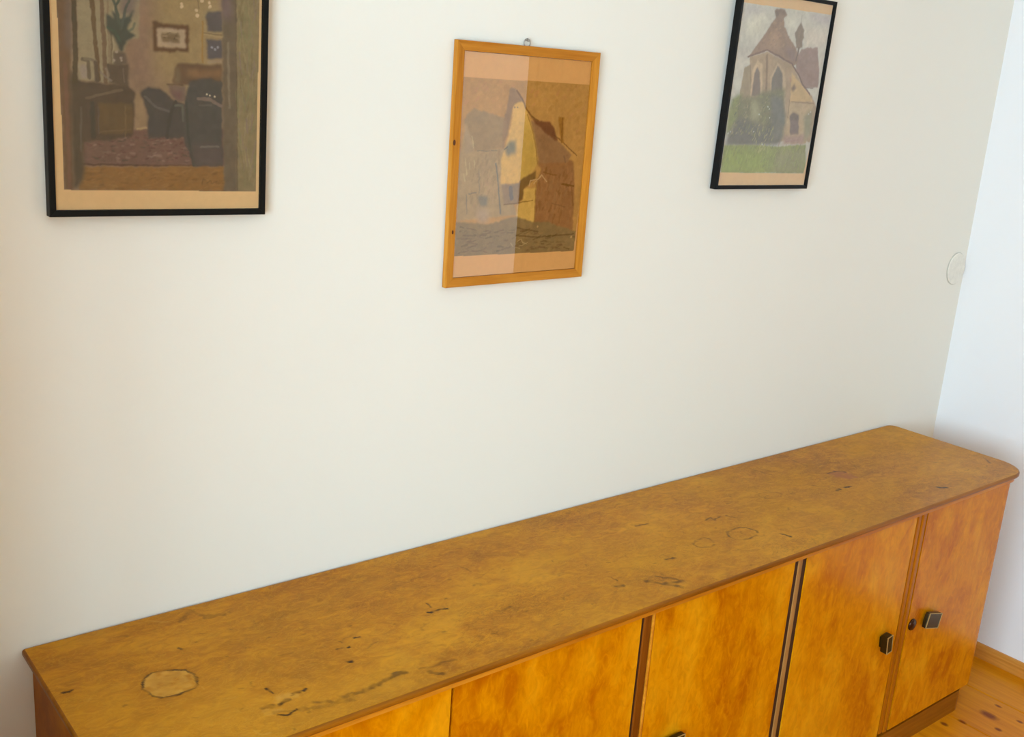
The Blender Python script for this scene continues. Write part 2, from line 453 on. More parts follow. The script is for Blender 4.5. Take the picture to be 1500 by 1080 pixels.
# floor: boards running away from the long wall
PW = 0.21
PRINTS = {
 1: [
  ('p',(132,106,80),[(-152.7,383.8),(-149.9,39.9),(158.2,38.2),(158.8,427)],0.3),
  ('p',(140,116,78),[(-20.5,402.1),(-22.4,230.2),(10.7,194.1),(98.4,199.3),(96.6,418.4)],20),
  ('p',(126,98,80),[(-49.1,398.2),(-49,196.8),(-19.5,198.7),(-20.5,402.1)],14),
  ('p',(136,120,92),[(-123.4,387.8),(-125.6,201.2),(-52.2,199.8),(-61.1,242.8),(-51.2,262.2),(-35,266.7),(-33.3,400.3)],1.5),
  ('p',(112,95,84),[(-64.6,396),(-63.2,300.8),(-41,300),(-30.1,400.8)],4),
  ('l',(92,70,44),[(-104.3,390.5),(-103.2,314.6),(-99.1,255),(-95.9,203.2)],6),
  ('l',(104,80,58),[(-90.7,392.4),(-89.4,316.1),(-85.3,200.8)],6),
  ('l',(120,100,76),[(-79.8,376.3),(-80.5,299),(-79.2,207.4)],3),
  ('l',(90,72,52),[(-76.2,281.3),(-76.5,201.4)],3),
  ('l',(150,134,106),[(-71.1,315.1),(-75.5,217)],2.5),
  ('p',(66,68,58),[(-83.2,282.3),(-81.5,297.1),(-71.9,293.4),(-75.1,306.4),(-62.9,294.3),(-50.3,298.9),(-41.7,309.2),(-47.6,290.4),(-53.4,279.7),(-38,269.6),(-52.3,262.2),(-57.3,255),(-62.4,245),(-66.5,248.8),(-70.5,262),(-78.6,270.7)],1.5),
  ('l',(58,76,62),[(-81.2,278.4),(-70.3,272.8),(-63.5,262.6)],4),
  ('l',(84,90,74),[(-50.6,277.3),(-43.5,280.7),(-42,287.6)],3),
  ('l',(62,70,58),[(-62.3,327),(-68.2,310.4),(-64.5,285.4)],4),
  ('l',(70,74,62),[(-74.7,328.2),(-69.6,310.3),(-63.2,278.8)],4),
  ('l',(74,76,66),[(-47,326),(-55.8,303.7),(-61.8,278.9)],4),
  ('p',(96,80,64),[(-74.3,244.7),(-56.8,244.1),(-54.2,227.9),(-74,225)],1.5),
  ('l',(146,128,112),[(-69.1,244.7)],4),
  ('l',(146,128,112),[(-73.1,231.9)],4),
  ('l',(146,128,112),[(-61.9,232.8)],4),
  ('l',(146,128,112),[(-62.5,236.1)],4),
  ('p',(86,70,54),[(-82.3,225.8),(-51.4,228.1),(-50.5,192.1),(-80,200)],1.5),
  ('l',(110,92,76),[(-60,221.9),(-58.2,202.8)],2),
  ('p',(140,122,106),[(-123,221.4),(-113.9,222.1),(-111,216.9),(-111.6,204),(-120.4,203.4)],1.5),
  ('l',(92,78,60),[(-119,231.1),(-111,229),(-108.9,204.9)],5),
  ('l',(112,96,76),[(-115,231.4),(-100.1,229.8)],4),
  ('l',(86,70,54),[(-100.1,227.1),(-98,201.5)],6),
  ('l',(84,70,54),[(-80.9,224.5),(-78.4,209.7)],5),
  ('l',(128,108,90),[(-85.2,220.1),(-81.2,210.8)],3),
  ('l',(122,106,92),[(-93.6,214.1),(-77.2,202.9)],3),
  ('p',(106,78,64),[(-123.2,130.2),(102.6,138.8),(103.1,80.4),(-120.9,75.9)],1.5),
  ('s',[(128,100,84),(92,60,52),(118,84,70),(86,70,56)],[(-117.3,121),(95.3,128.3),(95.7,87.2),(-118.3,81.4)],260,2.2,5,0),
  ('l',(76,50,38),[(-123.1,78.4),(-24.1,78.2),(97.6,79.6)],3),
  ('p',(128,91,46),[(-126.3,74.6),(101.3,78.2),(105.3,38.4),(-127.2,39.9)],1.5),
  ('s',[(138,100,54),(116,80,38),(132,92,44)],[(-124.8,71.7),(99.4,75.1),(101.6,41.9),(-125.6,41.9)],160,2.5,9,5),
  ('p',(136,110,80),[(-43.3,187.7),(-32.8,185.1),(-24.7,147),(-23.5,134),(-41.8,131.7)],1.5),
  ('l',(160,132,94),[(-39.4,133.4),(-24.8,135.3)],3),
  ('p',(78,62,48),[(-132,200.2),(-52.2,197.3),(-42.6,187.7),(-42.8,175),(-46.9,120.2),(-128.4,111.2)],1.5),
  ('l',(100,82,62),[(-114.3,175.5),(-92.4,181.7),(-62,189.7)],4),
  ('p',(94,73,46),[(-97.4,168.9),(-45.5,171.7),(-46.8,126.7),(-96.8,123.3)],1.5),
  ('l',(112,88,58),[(-57.6,166.3),(-57.4,119.9)],1.6),
  ('l',(106,84,58),[(-96.7,126.5),(-50,133)],1.6),
  ('l',(66,56,46),[(-106.7,168.4),(-104.8,118.3)],7),
  ('l',(90,76,66),[(-97.5,162.7),(-97.1,124.9)],2),
  ('p',(90,62,38),[(-14.2,292.8),(42.4,293.9),(42.4,252.4),(-14,251)],0.6),
  ('p',(158,134,106),[(-7.4,286),(36.9,286.7),(36.2,259),(-7.6,257.8)],0.6),
  ('p',(112,90,62),[(-0.1,279.8),(28.7,280.3),(28,265.3),(-0.3,264.7)],0.8),
  ('s',[(140,116,88),(92,74,50)],[(1.2,278.7),(27.4,279.2),(26.7,267.1),(1.1,266.1)],14,2,4,20),
  ('l',(186,158,124),[(30.9,323.6)],5),
  ('l',(186,158,124),[(30.9,319.2)],6),
  ('l',(186,158,124),[(63,331.5)],6),
  ('l',(186,158,124),[(74.8,329.6)],5),
  ('l',(186,158,124),[(76.2,323.4)],6),
  ('l',(186,158,124),[(54.8,316.7)],5),
  ('l',(186,158,124),[(55.5,309.1)],6),
  ('l',(186,158,124),[(53.3,344.2)],6),
  ('l',(186,158,124),[(38.4,339.4)],6),
  ('l',(104,84,58),[(45.2,411.2),(55.4,338.2),(58.9,319.6)],1.5),
  ('p',(140,118,82),[(64.4,320.2),(97.4,323.7),(97.7,281.7),(65.9,282.1)],1.5),
  ('p',(86,77,72),[(70,315.7),(96.7,318.5),(97,288.8),(70.8,287)],0.8),
  ('l',(100,80,52),[(65.2,284.6),(95.9,284.1)],1.5),
  ('l',(150,126,88),[(66.6,282.1),(96,280.9)],2),
  ('p',(84,76,74),[(70.1,275.4),(97.1,277.1),(97.3,248.3),(72.4,247)],0.8),
  ('l',(132,126,130),[(79.4,263.2)],4),
  ('l',(132,126,130),[(84.3,261)],4),
  ('l',(132,126,130),[(88.6,265.3)],4),
  ('p',(142,120,94),[(71.7,245),(97.3,245.7),(97.4,239.1),(71.7,239.8)],1.5),
  ('l',(140,104,50),[(64.1,301.1),(64.3,239.9)],3),
  ('p',(98,74,52),[(16.2,202.8),(17.7,226.8),(24.5,235.6),(96.3,238.4),(96.6,205.9)],1.5),
  ('p',(120,90,60),[(39.9,227.7),(96.7,230.5),(96.8,218.5),(39.9,215.4)],2),
  ('p',(108,90,64),[(18.9,205.6),(21.1,225.7),(26.5,230.6),(28.5,206.2)],2),
  ('p',(110,88,72),[(7.4,201.6),(36.4,202.2),(36.4,179.3),(20.9,178.4)],1.5),
  ('l',(84,64,44),[(7.4,202),(33,203.2)],2),
  ('p',(106,78,70),[(10.7,194.1),(31.9,193.7),(29.8,178.9),(20.9,185)],2),
  ('p',(72,64,57),[(-34.8,188.8),(-22.8,197.2),(-2.8,196.5),(10.7,185.7),(20.9,178.4),(36.4,176),(39.8,123.1),(-23.7,119.3),(-22.6,153.5)],1.5),
  ('l',(90,82,74),[(-26.9,182.3),(-9.8,167.1),(10.5,161.6)],4),
  ('l',(60,56,50),[(20.9,178.4),(10.4,148.5),(6.9,122)],5),
  ('l',(92,90,76),[(20.8,171.9),(31.9,172.5),(33.2,149.5)],4),
  ('p',(75,69,61),[(35.4,185.8),(43.7,209.1),(64.4,216.4),(97.6,214),(98.7,79.6),(50.4,78.8),(33.9,122.9)],1.5),
  ('l',(66,62,54),[(38.1,179.4),(40.9,123.1),(50.4,79.5)],4),
  ('l',(118,98,84),[(57.4,184.4),(76.9,183.4),(96.8,174.1)],5),
  ('l',(206,182,148),[(71.2,191.1)],3),
  ('l',(206,182,148),[(76.9,189.4)],3),
  ('l',(206,182,148),[(84.8,187.9)],3),
  ('l',(90,82,74),[(59.2,174.5),(80.5,175)],3),
  ('p',(84,72,64),[(48.6,113.3),(97.3,112.7),(97.6,81),(50.8,80.2)],3),
  ('l',(112,102,88),[(61.4,108.6),(91.1,109.7)],3),
  ('p',(102,74,50),[(-153.3,383.7),(-149.9,39.9),(-136.6,39.9),(-136.2,160.7),(-134,386.3)],1.5),
  ('p',(106,86,74),[(-139.3,385.6),(-141.6,251.3),(-134.1,234),(-129.6,387)],3),
  ('p',(76,61,45),[(-137.4,212.6),(-125.6,213.4),(-119.1,111.5),(-120.5,57.4),(-128.6,45.1),(-136.6,41.2),(-137.7,160.7)],2),
  ('l',(72,58,38),[(-128.7,387.1),(-128.5,311.8),(-128.4,252.5),(-129.3,197.9)],7),
  ('l',(110,76,56),[(-143.1,221.2),(-142,117.1),(-142.4,44.4)],5),
  ('l',(92,80,66),[(-122.4,161.4),(-124.1,98.7)],3),
  ('p',(101,86,66),[(94.9,418.1),(117.7,421.3),(124.5,38.1),(101.6,38.4)],1.5),
  ('p',(108,88,84),[(94.9,418.1),(110.7,420.3),(111.8,309),(96.8,307.5)],6),
  ('l',(120,104,82),[(106.4,272.7),(109.6,173.1)],4),
  ('p',(126,109,76),[(118.4,421.4),(158.8,427),(158.2,38.2),(125.3,38.5)],1.5),
  ('s',[(134,118,84),(116,98,66),(124,104,88),(120,112,76)],[(121.4,415.5),(153.8,420),(154.7,42.1),(127.9,42)],150,2.2,30,90),
  ('l',(88,74,54),[(117.2,402.4),(120.6,240.8),(125.2,40.3)],2),
  ('l',(98,68,34),[(64.8,49.4),(66.6,59.1),(69.5,57.1)],1.6),
  ('l',(98,68,34),[(73.2,51.6),(77.5,55.8),(81.2,50.9),(90.4,55.2)],1.5),
 ],
 2: [
  ('p',(172,126,66),[(-169.4,402.2),(176,403.1),(156.3,57.2),(-169.5,61.4)],0.3),
  ('s',[(178,130,70),(166,120,60),(174,122,70)],[(-159.4,398.6),(158.6,400.6),(153.1,244.9),(-151.4,243.5)],200,6,8,40),
  ('p',(158,128,84),[(-147.3,310.5),(-125.5,267.5),(-45.9,272.6),(-52.4,223.4),(-7.5,139.1),(-156.4,130.8),(-161.3,243.4)],1.5),
  ('p',(146,116,74),[(-152.3,322),(-148.9,333.8),(-131.1,345.2),(-92.7,337.6),(-53.2,328.5),(-52.5,272.5),(-124,264.6),(-134.2,291.1),(-147.3,310.5)],1.5),
  ('p',(156,128,90),[(-150.3,318.2),(-134.4,293.1),(-125.4,265.5),(-147.5,259.4)],2),
  ('l',(180,158,112),[(-131.9,293.2),(-127.1,271.5)],2),
  ('l',(176,152,104),[(-145.7,251.4),(-143.2,237.5)],2.2),
  ('l',(176,152,104),[(-135.1,243.5),(-132.7,229.6)],2.2),
  ('l',(176,152,104),[(-124.1,247.6),(-121.6,233.6)],2.2),
  ('l',(176,152,104),[(-142,233.5),(-139.5,219.5)],2.2),
  ('l',(176,152,104),[(-146.2,221.6),(-143.7,207.5)],2.2),
  ('l',(112,98,74),[(-117.8,265.6),(-69,266.2)],2),
  ('s',[(164,132,90),(146,116,74),(160,126,86)],[(-117.4,259.6),(-63.3,260.2),(-52.6,161.3),(-140.2,152.8)],120,4,9,80),
  ('l',(118,104,82),[(-111.3,228.9),(-106.7,184.2)],2),
  ('l',(110,96,76),[(-132.2,183.6),(-114.5,185.4)],3),
  ('l',(110,98,78),[(-138.3,180.6),(-134.5,143.9)],2),
  ('p',(120,108,86),[(-109,180.2),(-86,177.8),(-84.4,157.1),(-106.2,159.6)],2),
  ('p',(160,132,100),[(-109.6,153.5),(-83.6,152.9),(-78.9,125.7),(-107.5,124.5)],5),
  ('l',(116,104,84),[(-69.6,241.2),(-61.1,200.2),(-51,141.7)],4),
  ('p',(140,97,56),[(26.5,248.5),(133.4,249.1),(143.2,201.4),(149.6,90.3),(40.4,103.2),(34.7,191.6),(47.6,231.8)],1.5),
  ('s',[(150,104,62),(128,88,48),(140,100,60)],[(39.5,229),(134.6,224.7),(140.9,114.6),(44.2,122)],110,5,12,80),
  ('p',(138,101,64),[(10.9,326.7),(24.9,323),(90.1,287),(129.1,260.9),(120.7,244.8),(39.5,243.3),(29.3,277.7)],1.5),
  ('p',(112,72,44),[(10.4,332.8),(30,327.7),(64.1,325.1),(73.5,316),(87.6,289.1),(78.5,288.9),(28.2,318)],1.5),
  ('l',(100,68,36),[(77.5,299.4),(104.9,283),(142.6,258.9)],2.6),
  ('p',(146,100,42),[(83.6,335.9),(99.7,336.4),(101.4,283.8),(95.1,283.7)],1),
  ('l',(110,74,34),[(95.3,335.4),(97.8,285)],2.5),
  ('l',(122,90,60),[(107.7,257.5),(113.4,244.7)],4),
  ('p',(196,152,78),[(-15.7,367.2),(-6.8,357.5),(11.3,322.6),(25.7,285.9),(35.8,244.4),(26,225.4),(-7.8,204.6),(-54.5,200.8),(-58,243.9),(-46.6,280.7),(-38.8,313.2),(-35.1,356.5)],1.5),
  ('p',(180,142,68),[(-0.3,330.5),(15.6,306.4),(32.9,254.8),(33.1,238),(13.1,215),(-5.3,206.7),(-9.6,285.3)],6),
  ('p',(140,106,68),[(-42.7,389.3),(-29.1,383.6),(-16,371.2),(-9.9,362.4),(-23.1,360.9),(-34.1,356.5),(-40.3,331.3),(-44.3,301),(-55.9,266.3),(-58.3,320.7),(-51.8,342.9),(-49.4,382.7)],1.5),
  ('l',(100,66,34),[(-29,382.6),(-15.9,370.2),(-1.9,348.6),(12.9,334.9),(30,327.3)],3.8),
  ('l',(140,104,50),[(1.7,338.6),(18.3,306.4),(31.7,267.3),(36,242.3)],2.5),
  ('p',(116,108,84),[(-49.9,272.5),(-36.5,286.9),(-23.2,287.2),(-22.2,260.6),(-44.6,257.3)],3),
  ('l',(84,80,64),[(-50.9,269.4),(-43.4,274.6)],3),
  ('l',(120,100,70),[(-31.5,351.2)],3),
  ('l',(120,100,70),[(-24.9,351.4)],3),
  ('p',(140,112,80),[(-53,199.1),(-7.8,203.9),(-9.5,161.9),(-41.7,159.3)],1.5),
  ('l',(112,100,88),[(-28.5,193.7),(-24,172.7)],9),
  ('p',(116,86,46),[(-8.1,208.1),(26.2,222.7),(34,229),(35.6,212.1),(9.6,193.3),(2.3,168),(-9.5,161.9)],1.5),
  ('p',(192,150,76),[(5.7,191.2),(37.9,194.1),(39.1,122.1),(-9.6,132.1),(-9.1,157.6),(5.1,168)],1.5),
  ('l',(112,82,40),[(-43.1,160),(-9.5,162.3),(31.4,167.5)],2.5),
  ('l',(140,100,46),[(36.4,203.6),(40,122.1)],2.5),
  ('l',(188,148,98),[(18.9,197.4),(22.1,207.9),(41.4,210),(50.3,219.5),(65.8,205.6)],2.4),
  ('l',(182,142,92),[(31,201.5),(49.2,216.3)],2),
  ('l',(116,78,38),[(54,224.8),(91.6,218.3)],2.4),
  ('l',(112,76,36),[(108,199.9),(140.9,195.2)],4),
  ('l',(124,84,44),[(135.1,194.2),(143.9,154.5)],3),
  ('l',(116,82,48),[(83.3,160.1),(121.9,152.7)],2),
  ('p',(130,104,64),[(-160,128.2),(-76,122.5),(-7.2,136.3),(21.4,125.9),(78.6,120.9),(159.3,98.2),(159.6,55.2),(-159.2,58.1)],1.5),
  ('s',[(128,104,64),(104,82,46),(136,108,66),(112,84,52)],[(-158.2,120),(152.4,91.7),(155.9,61.1),(-154.7,66.2)],200,3,14,2),
  ('l',(96,74,42),[(-6.4,95.6),(52.9,91.1),(152.2,94)],3),
  ('l',(100,78,46),[(-5.1,112.8),(51.8,102.1)],3),
  ('l',(172,134,82),[(49.3,113.1)],5),
  ('l',(172,134,82),[(146.9,87.4)],5),
  ('l',(176,146,96),[(-2.7,84.7),(8.1,88.6),(14.5,79.6)],1.3),
  ('l',(176,146,96),[(3.9,73.6),(14.8,76.4),(25.5,81.3)],1.3),
  ('l',(176,146,96),[(-4.3,71.8),(7,69.1)],1.3),
  ('l',(176,146,96),[(8.4,85.3),(23.1,77.1)],1.3),
  ('l',(176,146,96),[(-18.9,81.1),(-12.8,74.3)],1.3),
 ],
 3: [
  ('p',(198,194,180),[(-171.7,420.5),(211,425.5),(160.5,38.1),(-165.2,39)],0.3),
  ('p',(188,182,176),[(-154.3,419.2),(-102.9,416.6),(-74.8,407.6),(-110,392.7),(-137.1,399.8),(-153.9,377.1)],9),
  ('p',(208,204,186),[(-135.8,394.2),(-87.5,406.4),(-62.7,385.2),(-93.5,351.1),(-141.6,351.1)],9),
  ('p',(208,204,188),[(-0.3,402.8),(32.5,407.8),(43.3,380.5),(13,377.9)],9),
  ('p',(188,178,174),[(70.6,421.4),(167.3,422.3),(167.2,397.4),(95.6,407.5)],9),
  ('p',(208,198,182),[(77.5,383.5),(164.8,393),(168.1,343),(87.9,345.3)],9),
  ('p',(182,176,166),[(-157.1,322.7),(-118.7,321.6),(-136.2,300.7),(-158.9,303)],9),
  ('p',(206,198,184),[(-161.1,299),(-119.6,297.9),(-139.4,272.9),(-158.1,271.7)],9),
  ('p',(200,194,180),[(145.3,332.9),(175.4,343.6),(177.5,271.4),(157,291.5)],9),
  ('p',(172,150,121),[(-115.1,306.1),(-57,322.2),(47.5,299.1),(105.1,249.2),(144.6,231),(187,185.2),(168.3,118.6),(-76.3,113),(-133,217.4),(-128.6,281.5),(-111,288.6)],1.5),
  ('p',(162,146,118),[(-128.8,279.5),(-110.7,287.6),(-91.4,219.4),(-132.6,215.4)],1.5),
  ('l',(130,112,92),[(-110.5,286.6),(-91.7,223.5)],2.5),
  ('p',(155,132,120),[(72.7,335.9),(92.4,341.5),(134.1,346.8),(157,291.5),(162.5,252.3),(103.9,247.1),(63.9,289.8),(58.1,318.4)],1.5),
  ('l',(128,110,100),[(103.7,247.7),(143.2,249.1)],2.5),
  ('p',(154,130,110),[(-50.7,413.8),(-43.1,419.3),(-14.8,419.7),(-2.4,408.1),(-12.9,401.6),(-5.2,382.4),(17.6,360.2),(42.9,342.9),(66.7,319),(64.1,302.3),(51.7,296.3),(-57.2,323.2),(-119.6,304.8),(-104.7,323.7),(-65.8,371.2),(-42.7,400.4)],1.5),
  ('p',(170,142,116),[(-45.4,369),(-16.7,361.4),(-9.7,333.8),(-59.9,334),(-68.3,341.3)],8),
  ('p',(142,122,112),[(7,335.1),(44.2,337.9),(66.5,306.6),(39,304.7)],6),
  ('s',[(164,136,112),(144,122,106),(172,144,114)],[(-50.7,390.3),(-18.1,393.2),(29.5,340.8),(-93.4,323.5)],70,3,5,30),
  ('p',(136,116,100),[(-50.6,413.5),(-43.1,419.3),(-14.8,419.7),(-2.2,407.6),(-28.6,408.1),(-40.2,401.1)],2),
  ('l',(128,106,94),[(-122,305.6),(-57.9,325.8),(-4.6,313.9),(45.5,300),(78.2,276.1),(97.8,256.2),(135,232.7)],4.4),
  ('l',(140,126,110),[(55,411.9),(56.4,393.8)],1.6),
  ('p',(140,124,106),[(55.6,396.8),(71.4,379.9),(75.3,362.8),(70.6,354.2),(75.4,339.2),(49.6,337.3),(44,358.3),(37.8,369.9),(48.5,387)],1.5),
  ('l',(126,108,98),[(61.3,339.2),(58.5,310.1)],6),
  ('p',(196,172,138),[(-85.7,298.2),(-66.5,293.5),(-51.1,219.4),(-94.2,217.3),(-99.8,275.4)],1.5),
  ('p',(132,117,104),[(-83.4,287.4),(-70.9,271.1),(-57.9,220.1),(-88.6,218.6),(-91,265.9)],1.5),
  ('l',(142,122,100),[(-54.6,312.4),(-35.7,222.2)],7),
  ('l',(184,160,128),[(-64.9,293.6),(-49.9,225.6)],3),
  ('p',(188,166,134),[(-11.6,301.3),(20.5,282.9),(34.4,242.3),(35.8,223.6),(-21.9,220.8),(-29.1,263.5)],1.5),
  ('p',(126,118,106),[(-10.1,292.8),(12,278.3),(28,224.3),(-18.1,222),(-23.1,259.8)],1.5),
  ('l',(170,150,124),[(-31.1,312.1),(18.4,291),(36,263.2)],2.5),
  ('l',(180,130,110),[(45.2,267.9),(50.8,259.9)],3),
  ('p',(196,167,122),[(48.8,280.6),(74,265.4),(127.8,238.7),(147.5,220.4),(152.3,216.3),(59.8,212.1),(57.3,235.1)],1.5),
  ('p',(130,110,92),[(55.1,243.4),(66.3,254.5),(76,244.5),(63.9,236.5)],2),
  ('l',(128,106,94),[(45.5,300),(78.2,276.1),(97.8,256.2),(135,232.7)],4.2),
  ('p',(182,160,126),[(55.2,209.1),(155.2,210.1),(150.4,113),(61.7,111)],1.5),
  ('l',(146,124,98),[(65.7,212.3),(154.6,212.4)],2.5),
  ('l',(190,168,140),[(32.1,226),(49.3,188.5)],3),
  ('l',(150,130,104),[(57.2,216),(60.2,175.3)],4),
  ('p',(130,114,106),[(67.2,177.8),(80.1,186.3),(102.5,181.4),(114.8,135.6),(81,132.3)],1.5),
  ('p',(116,104,92),[(67.9,177.8),(81,186.1),(103.2,180.5),(99.9,169.8),(73.3,168.9)],3),
  ('p',(166,140,124),[(57,129.4),(140.1,136.2),(143.1,110.5),(54.8,108.6)],4),
  ('l',(178,158,146),[(44.3,119.9),(40.3,106)],4),
  ('l',(160,130,120),[(68.1,115.8),(116.6,121.6)],3),
  ('p',(150,146,118),[(123.7,182.2),(155.5,195.1),(163,139.2),(145.2,117.6)],5),
  ('l',(196,190,172),[(148.9,190.2)],4),
  ('l',(196,190,172),[(142.4,185.3)],4),
  ('p',(142,146,96),[(-159.4,210.2),(-128,222.4),(-110.8,162.4),(-140.6,141.7),(-160.5,123.7),(-164.3,171.3)],4),
  ('p',(130,127,98),[(-132.9,213.6),(-74.8,218.6),(-49.4,230.8),(-14.3,234.8),(31.8,241.6),(37.2,206.1),(50.8,168.1),(50.7,124.6),(-82.8,132.4),(-132.8,168.2)],4),
  ('p',(116,112,100),[(-157.2,123.8),(-129.4,168.3),(-82.4,161.2),(-15.1,150.1),(23.1,173.9),(53.2,129.3),(32.9,105.8),(-75.5,101.3),(-157,99.7)],5),
  ('s',[(146,144,104),(118,118,88),(160,150,116),(128,132,92),(106,104,92)],[(-155.5,208.2),(24.2,227.9),(55.8,133.9),(-152.8,119.5)],330,3.2,4,60),
  ('p',(122,120,108),[(-19.3,225.7),(25.9,221.2),(52.8,175),(45.5,115.3),(9.8,123.6)],6),
  ('p',(168,160,124),[(-86.2,207.1),(-58.2,208.4),(-51.2,164.5),(-80.5,167.9)],8),
  ('p',(142,148,92),[(-162.5,101.8),(-76.5,105.8),(33.5,103.5),(151,110.6),(166.4,39.3),(-162.5,38.9)],1),
  ('p',(148,158,84),[(-160.6,93.1),(-15.3,91.2),(8.6,38.6),(-159.1,38.9)],10),
  ('p',(150,147,106),[(35.2,96.7),(152.9,103.6),(164.5,39.3),(31,38.7)],8),
  ('s',[(160,168,96),(128,138,78),(170,168,110),(120,128,92),(150,158,84)],[(-162.1,99.6),(149,103.5),(161.8,41.7),(-156.4,42.2)],300,1.6,9,80),
  ('s',[(166,164,108),(120,124,84),(178,170,118)],[(-74.3,141.5),(15.8,144.2),(17.5,77.9),(-55.5,76.9)],70,2,9,75),
  ('l',(206,206,188),[(-9.5,171.6)],3.4),
  ('l',(206,206,188),[(-62.5,137)],3.4),
  ('l',(206,206,188),[(-22.3,196.7)],3.4),
  ('l',(206,206,188),[(-16.4,192.1)],3.4),
  ('l',(206,206,188),[(-155.2,130.4)],3.4),
  ('l',(206,206,188),[(-147.4,133.9)],3.4),
  ('l',(206,206,188),[(-50.8,177.8)],3.4),
  ('l',(206,206,188),[(-22.8,106.9)],3.4),
 ],
}
MARKS = [
 ('f',[(899,-242),(895,-251),(887,-256),(875,-260),(861,-263),(847,-262),(837,-257),(830,-247),(825,-236),(822,-227),(820,-217),(823,-205),(830,-193),(841,-184),(854,-183),(867,-187),(879,-191),(889,-195),(897,-201),(901,-213),(901,-228),(899,-242)],3,0.85),
 ('d',[(899,-242),(895,-251),(887,-256),(875,-260),(861,-263),(847,-262),(837,-257),(830,-247),(825,-236),(822,-227),(820,-217),(823,-205),(830,-193),(841,-184),(854,-183),(867,-187),(879,-191),(889,-195),(897,-201),(901,-213),(901,-228),(899,-242)],3.2,0.75),
 ('d',[(719,-166),(729,-163)],5,1),
 ('d',[(909,-127),(916,-139)],3,0.6),
 ('d',[(978,-317),(981,-335)],5,0.9),
 ('d',[(979,-365),(995,-364)],7,1),
 ('d',[(953,-363),(968,-361)],8,0.6),
 ('d',[(964,-390),(976,-400),(993,-390)],4,0.8),
 ('d',[(1010,-350),(1019,-351)],4,0.8),
 ('d',[(1027,-351),(1034,-348)],4,0.8),
 ('d',[(1130,-316),(1135,-316)],5,0.9),
 ('d',[(1150,-277),(1155,-276)],4,0.8),
 ('d',[(1131,-270),(1140,-271)],4,0.6),
 ('w',[(985,-353),(1004,-354)],16,0.6),
 ('w',[(954,-374),(972,-378)],10,0.3),
 ('w',[(887,-16),(906,-20),(924,-41)],4,0.3),
 ('d',[(946,-50),(974,-22),(990,-57),(1018,-64)],8,0.35),
 ('d',[(963,-380),(1026,-405),(1082,-418)],6,0.3),
 ('d',[(1341,-248),(1374,-251)],6,1),
 ('d',[(1353,-217),(1353,-235)],3,0.7),
 ('d',[(1130,-315),(1134,-317)],6,1),
 ('d',[(1150,-277),(1155,-277)],4,0.9),
 ('d',[(1175,-256),(1186,-257)],4,0.9),
 ('d',[(1133,-269),(1139,-271)],4,0.6),
 ('d',[(1013,-349),(1033,-350)],3,0.7),
 ('d',[(1148,-395),(1173,-391),(1192,-393)],8,0.55),
 ('d',[(1106,-403),(1150,-395)],6,0.45),
 ('d',[(1227,-415),(1242,-428)],9,0.5),
 ('d',[(1215,-398),(1286,-404)],4,0.3),
 ('d',[(1025,-387),(1056,-406),(1109,-405)],7,0.4),
 ('d',[(1717,-356),(1733,-363)],5,0.9),
 ('d',[(1785,-367),(1810,-395),(1856,-403)],8,0.55),
 ('d',[(1817,-366),(1846,-390)],5,0.5),
 ('d',[(1732,-323),(1735,-338)],3,0.6),
 ('d',[(1899,-319),(1920,-322)],3,0.7),
 ('d',[(1300,5),(1347,-8),(1419,6)],7,0.35),
 ('d',[(1450,-311),(1481,-312),(1488,-334)],5,0.3),
 ('d',[(1499,-125),(1504,-155)],4,0.25),
 ('c',[(2678,-174),(2717,-169),(2738,-190),(2736,-239),(2694,-228),(2675,-207)],3,0.8),
 ('d',[(2682,-174),(2721,-176),(2735,-192)],4,0.6),
 ('d',[(2597,-261),(2612,-261)],6,0.7),
 ('d',[(2631,-263),(2652,-265)],6,0.8),
 ('d',[(2866,-390),(2888,-397)],7,1),
 ('d',[(2236,-364),(2244,-378)],5,0.8),
 ('d',[(1896,-319),(1918,-322)],4,0.8),
 ('d',[(1965,-162),(2000,-164)],4,0.6),
 ('d',[(1714,-354),(1734,-361)],7,0.9),
 ('d',[(1785,-365),(1803,-387),(1827,-421)],8,0.5),
 ('d',[(1817,-366),(1853,-401)],5,0.5),
 ('d',[(2175,-338),(2160,-342),(2144,-342),(2129,-338),(2118,-330),(2113,-320),(2113,-309),(2120,-298),(2132,-290),(2147,-286),(2163,-286),(2178,-290),(2190,-298),(2195,-308),(2194,-320),(2187,-330)],4,0.55),
 ('d',[(2049,-320),(2038,-324),(2027,-324),(2017,-321),(2010,-316),(2006,-309),(2007,-301),(2011,-293),(2020,-287),(2030,-283),(2042,-283),(2052,-285),(2059,-291),(2063,-298),(2062,-306),(2057,-314)],4,0.4),
 ('d',[(2300,-528),(2286,-531),(2271,-530),(2258,-526),(2248,-519),(2243,-510),(2244,-501),(2250,-493),(2261,-486),(2275,-483),(2290,-484),(2304,-488),(2314,-496),(2319,-505),(2318,-514),(2311,-523)],4,0.15),
 ('d',[(2427,-213),(2415,-215),(2403,-215),(2391,-211),(2382,-205),(2376,-197),(2375,-189),(2379,-182),(2388,-177),(2399,-175),(2412,-176),(2424,-179),(2433,-186),(2438,-193),(2439,-201),(2435,-208)],4,0.2),
 ('d',[(2134,-218),(2159,-214),(2155,-230),(2187,-220)],3,0.6),
 ('d',[(2199,-227),(2210,-242)],3,0.5),
 ('d',[(2679,-60),(2677,-108)],4,0.4),
 ('d',[(2514,-56),(2530,-99)],5,0.3),
 ('d',[(2558,-203),(2590,-232)],4,0.3),
 ('d',[(3039,-262),(3066,-289)],5,0.3),
 ('d',[(3232,-325),(3199,-359)],4,0.5),
]

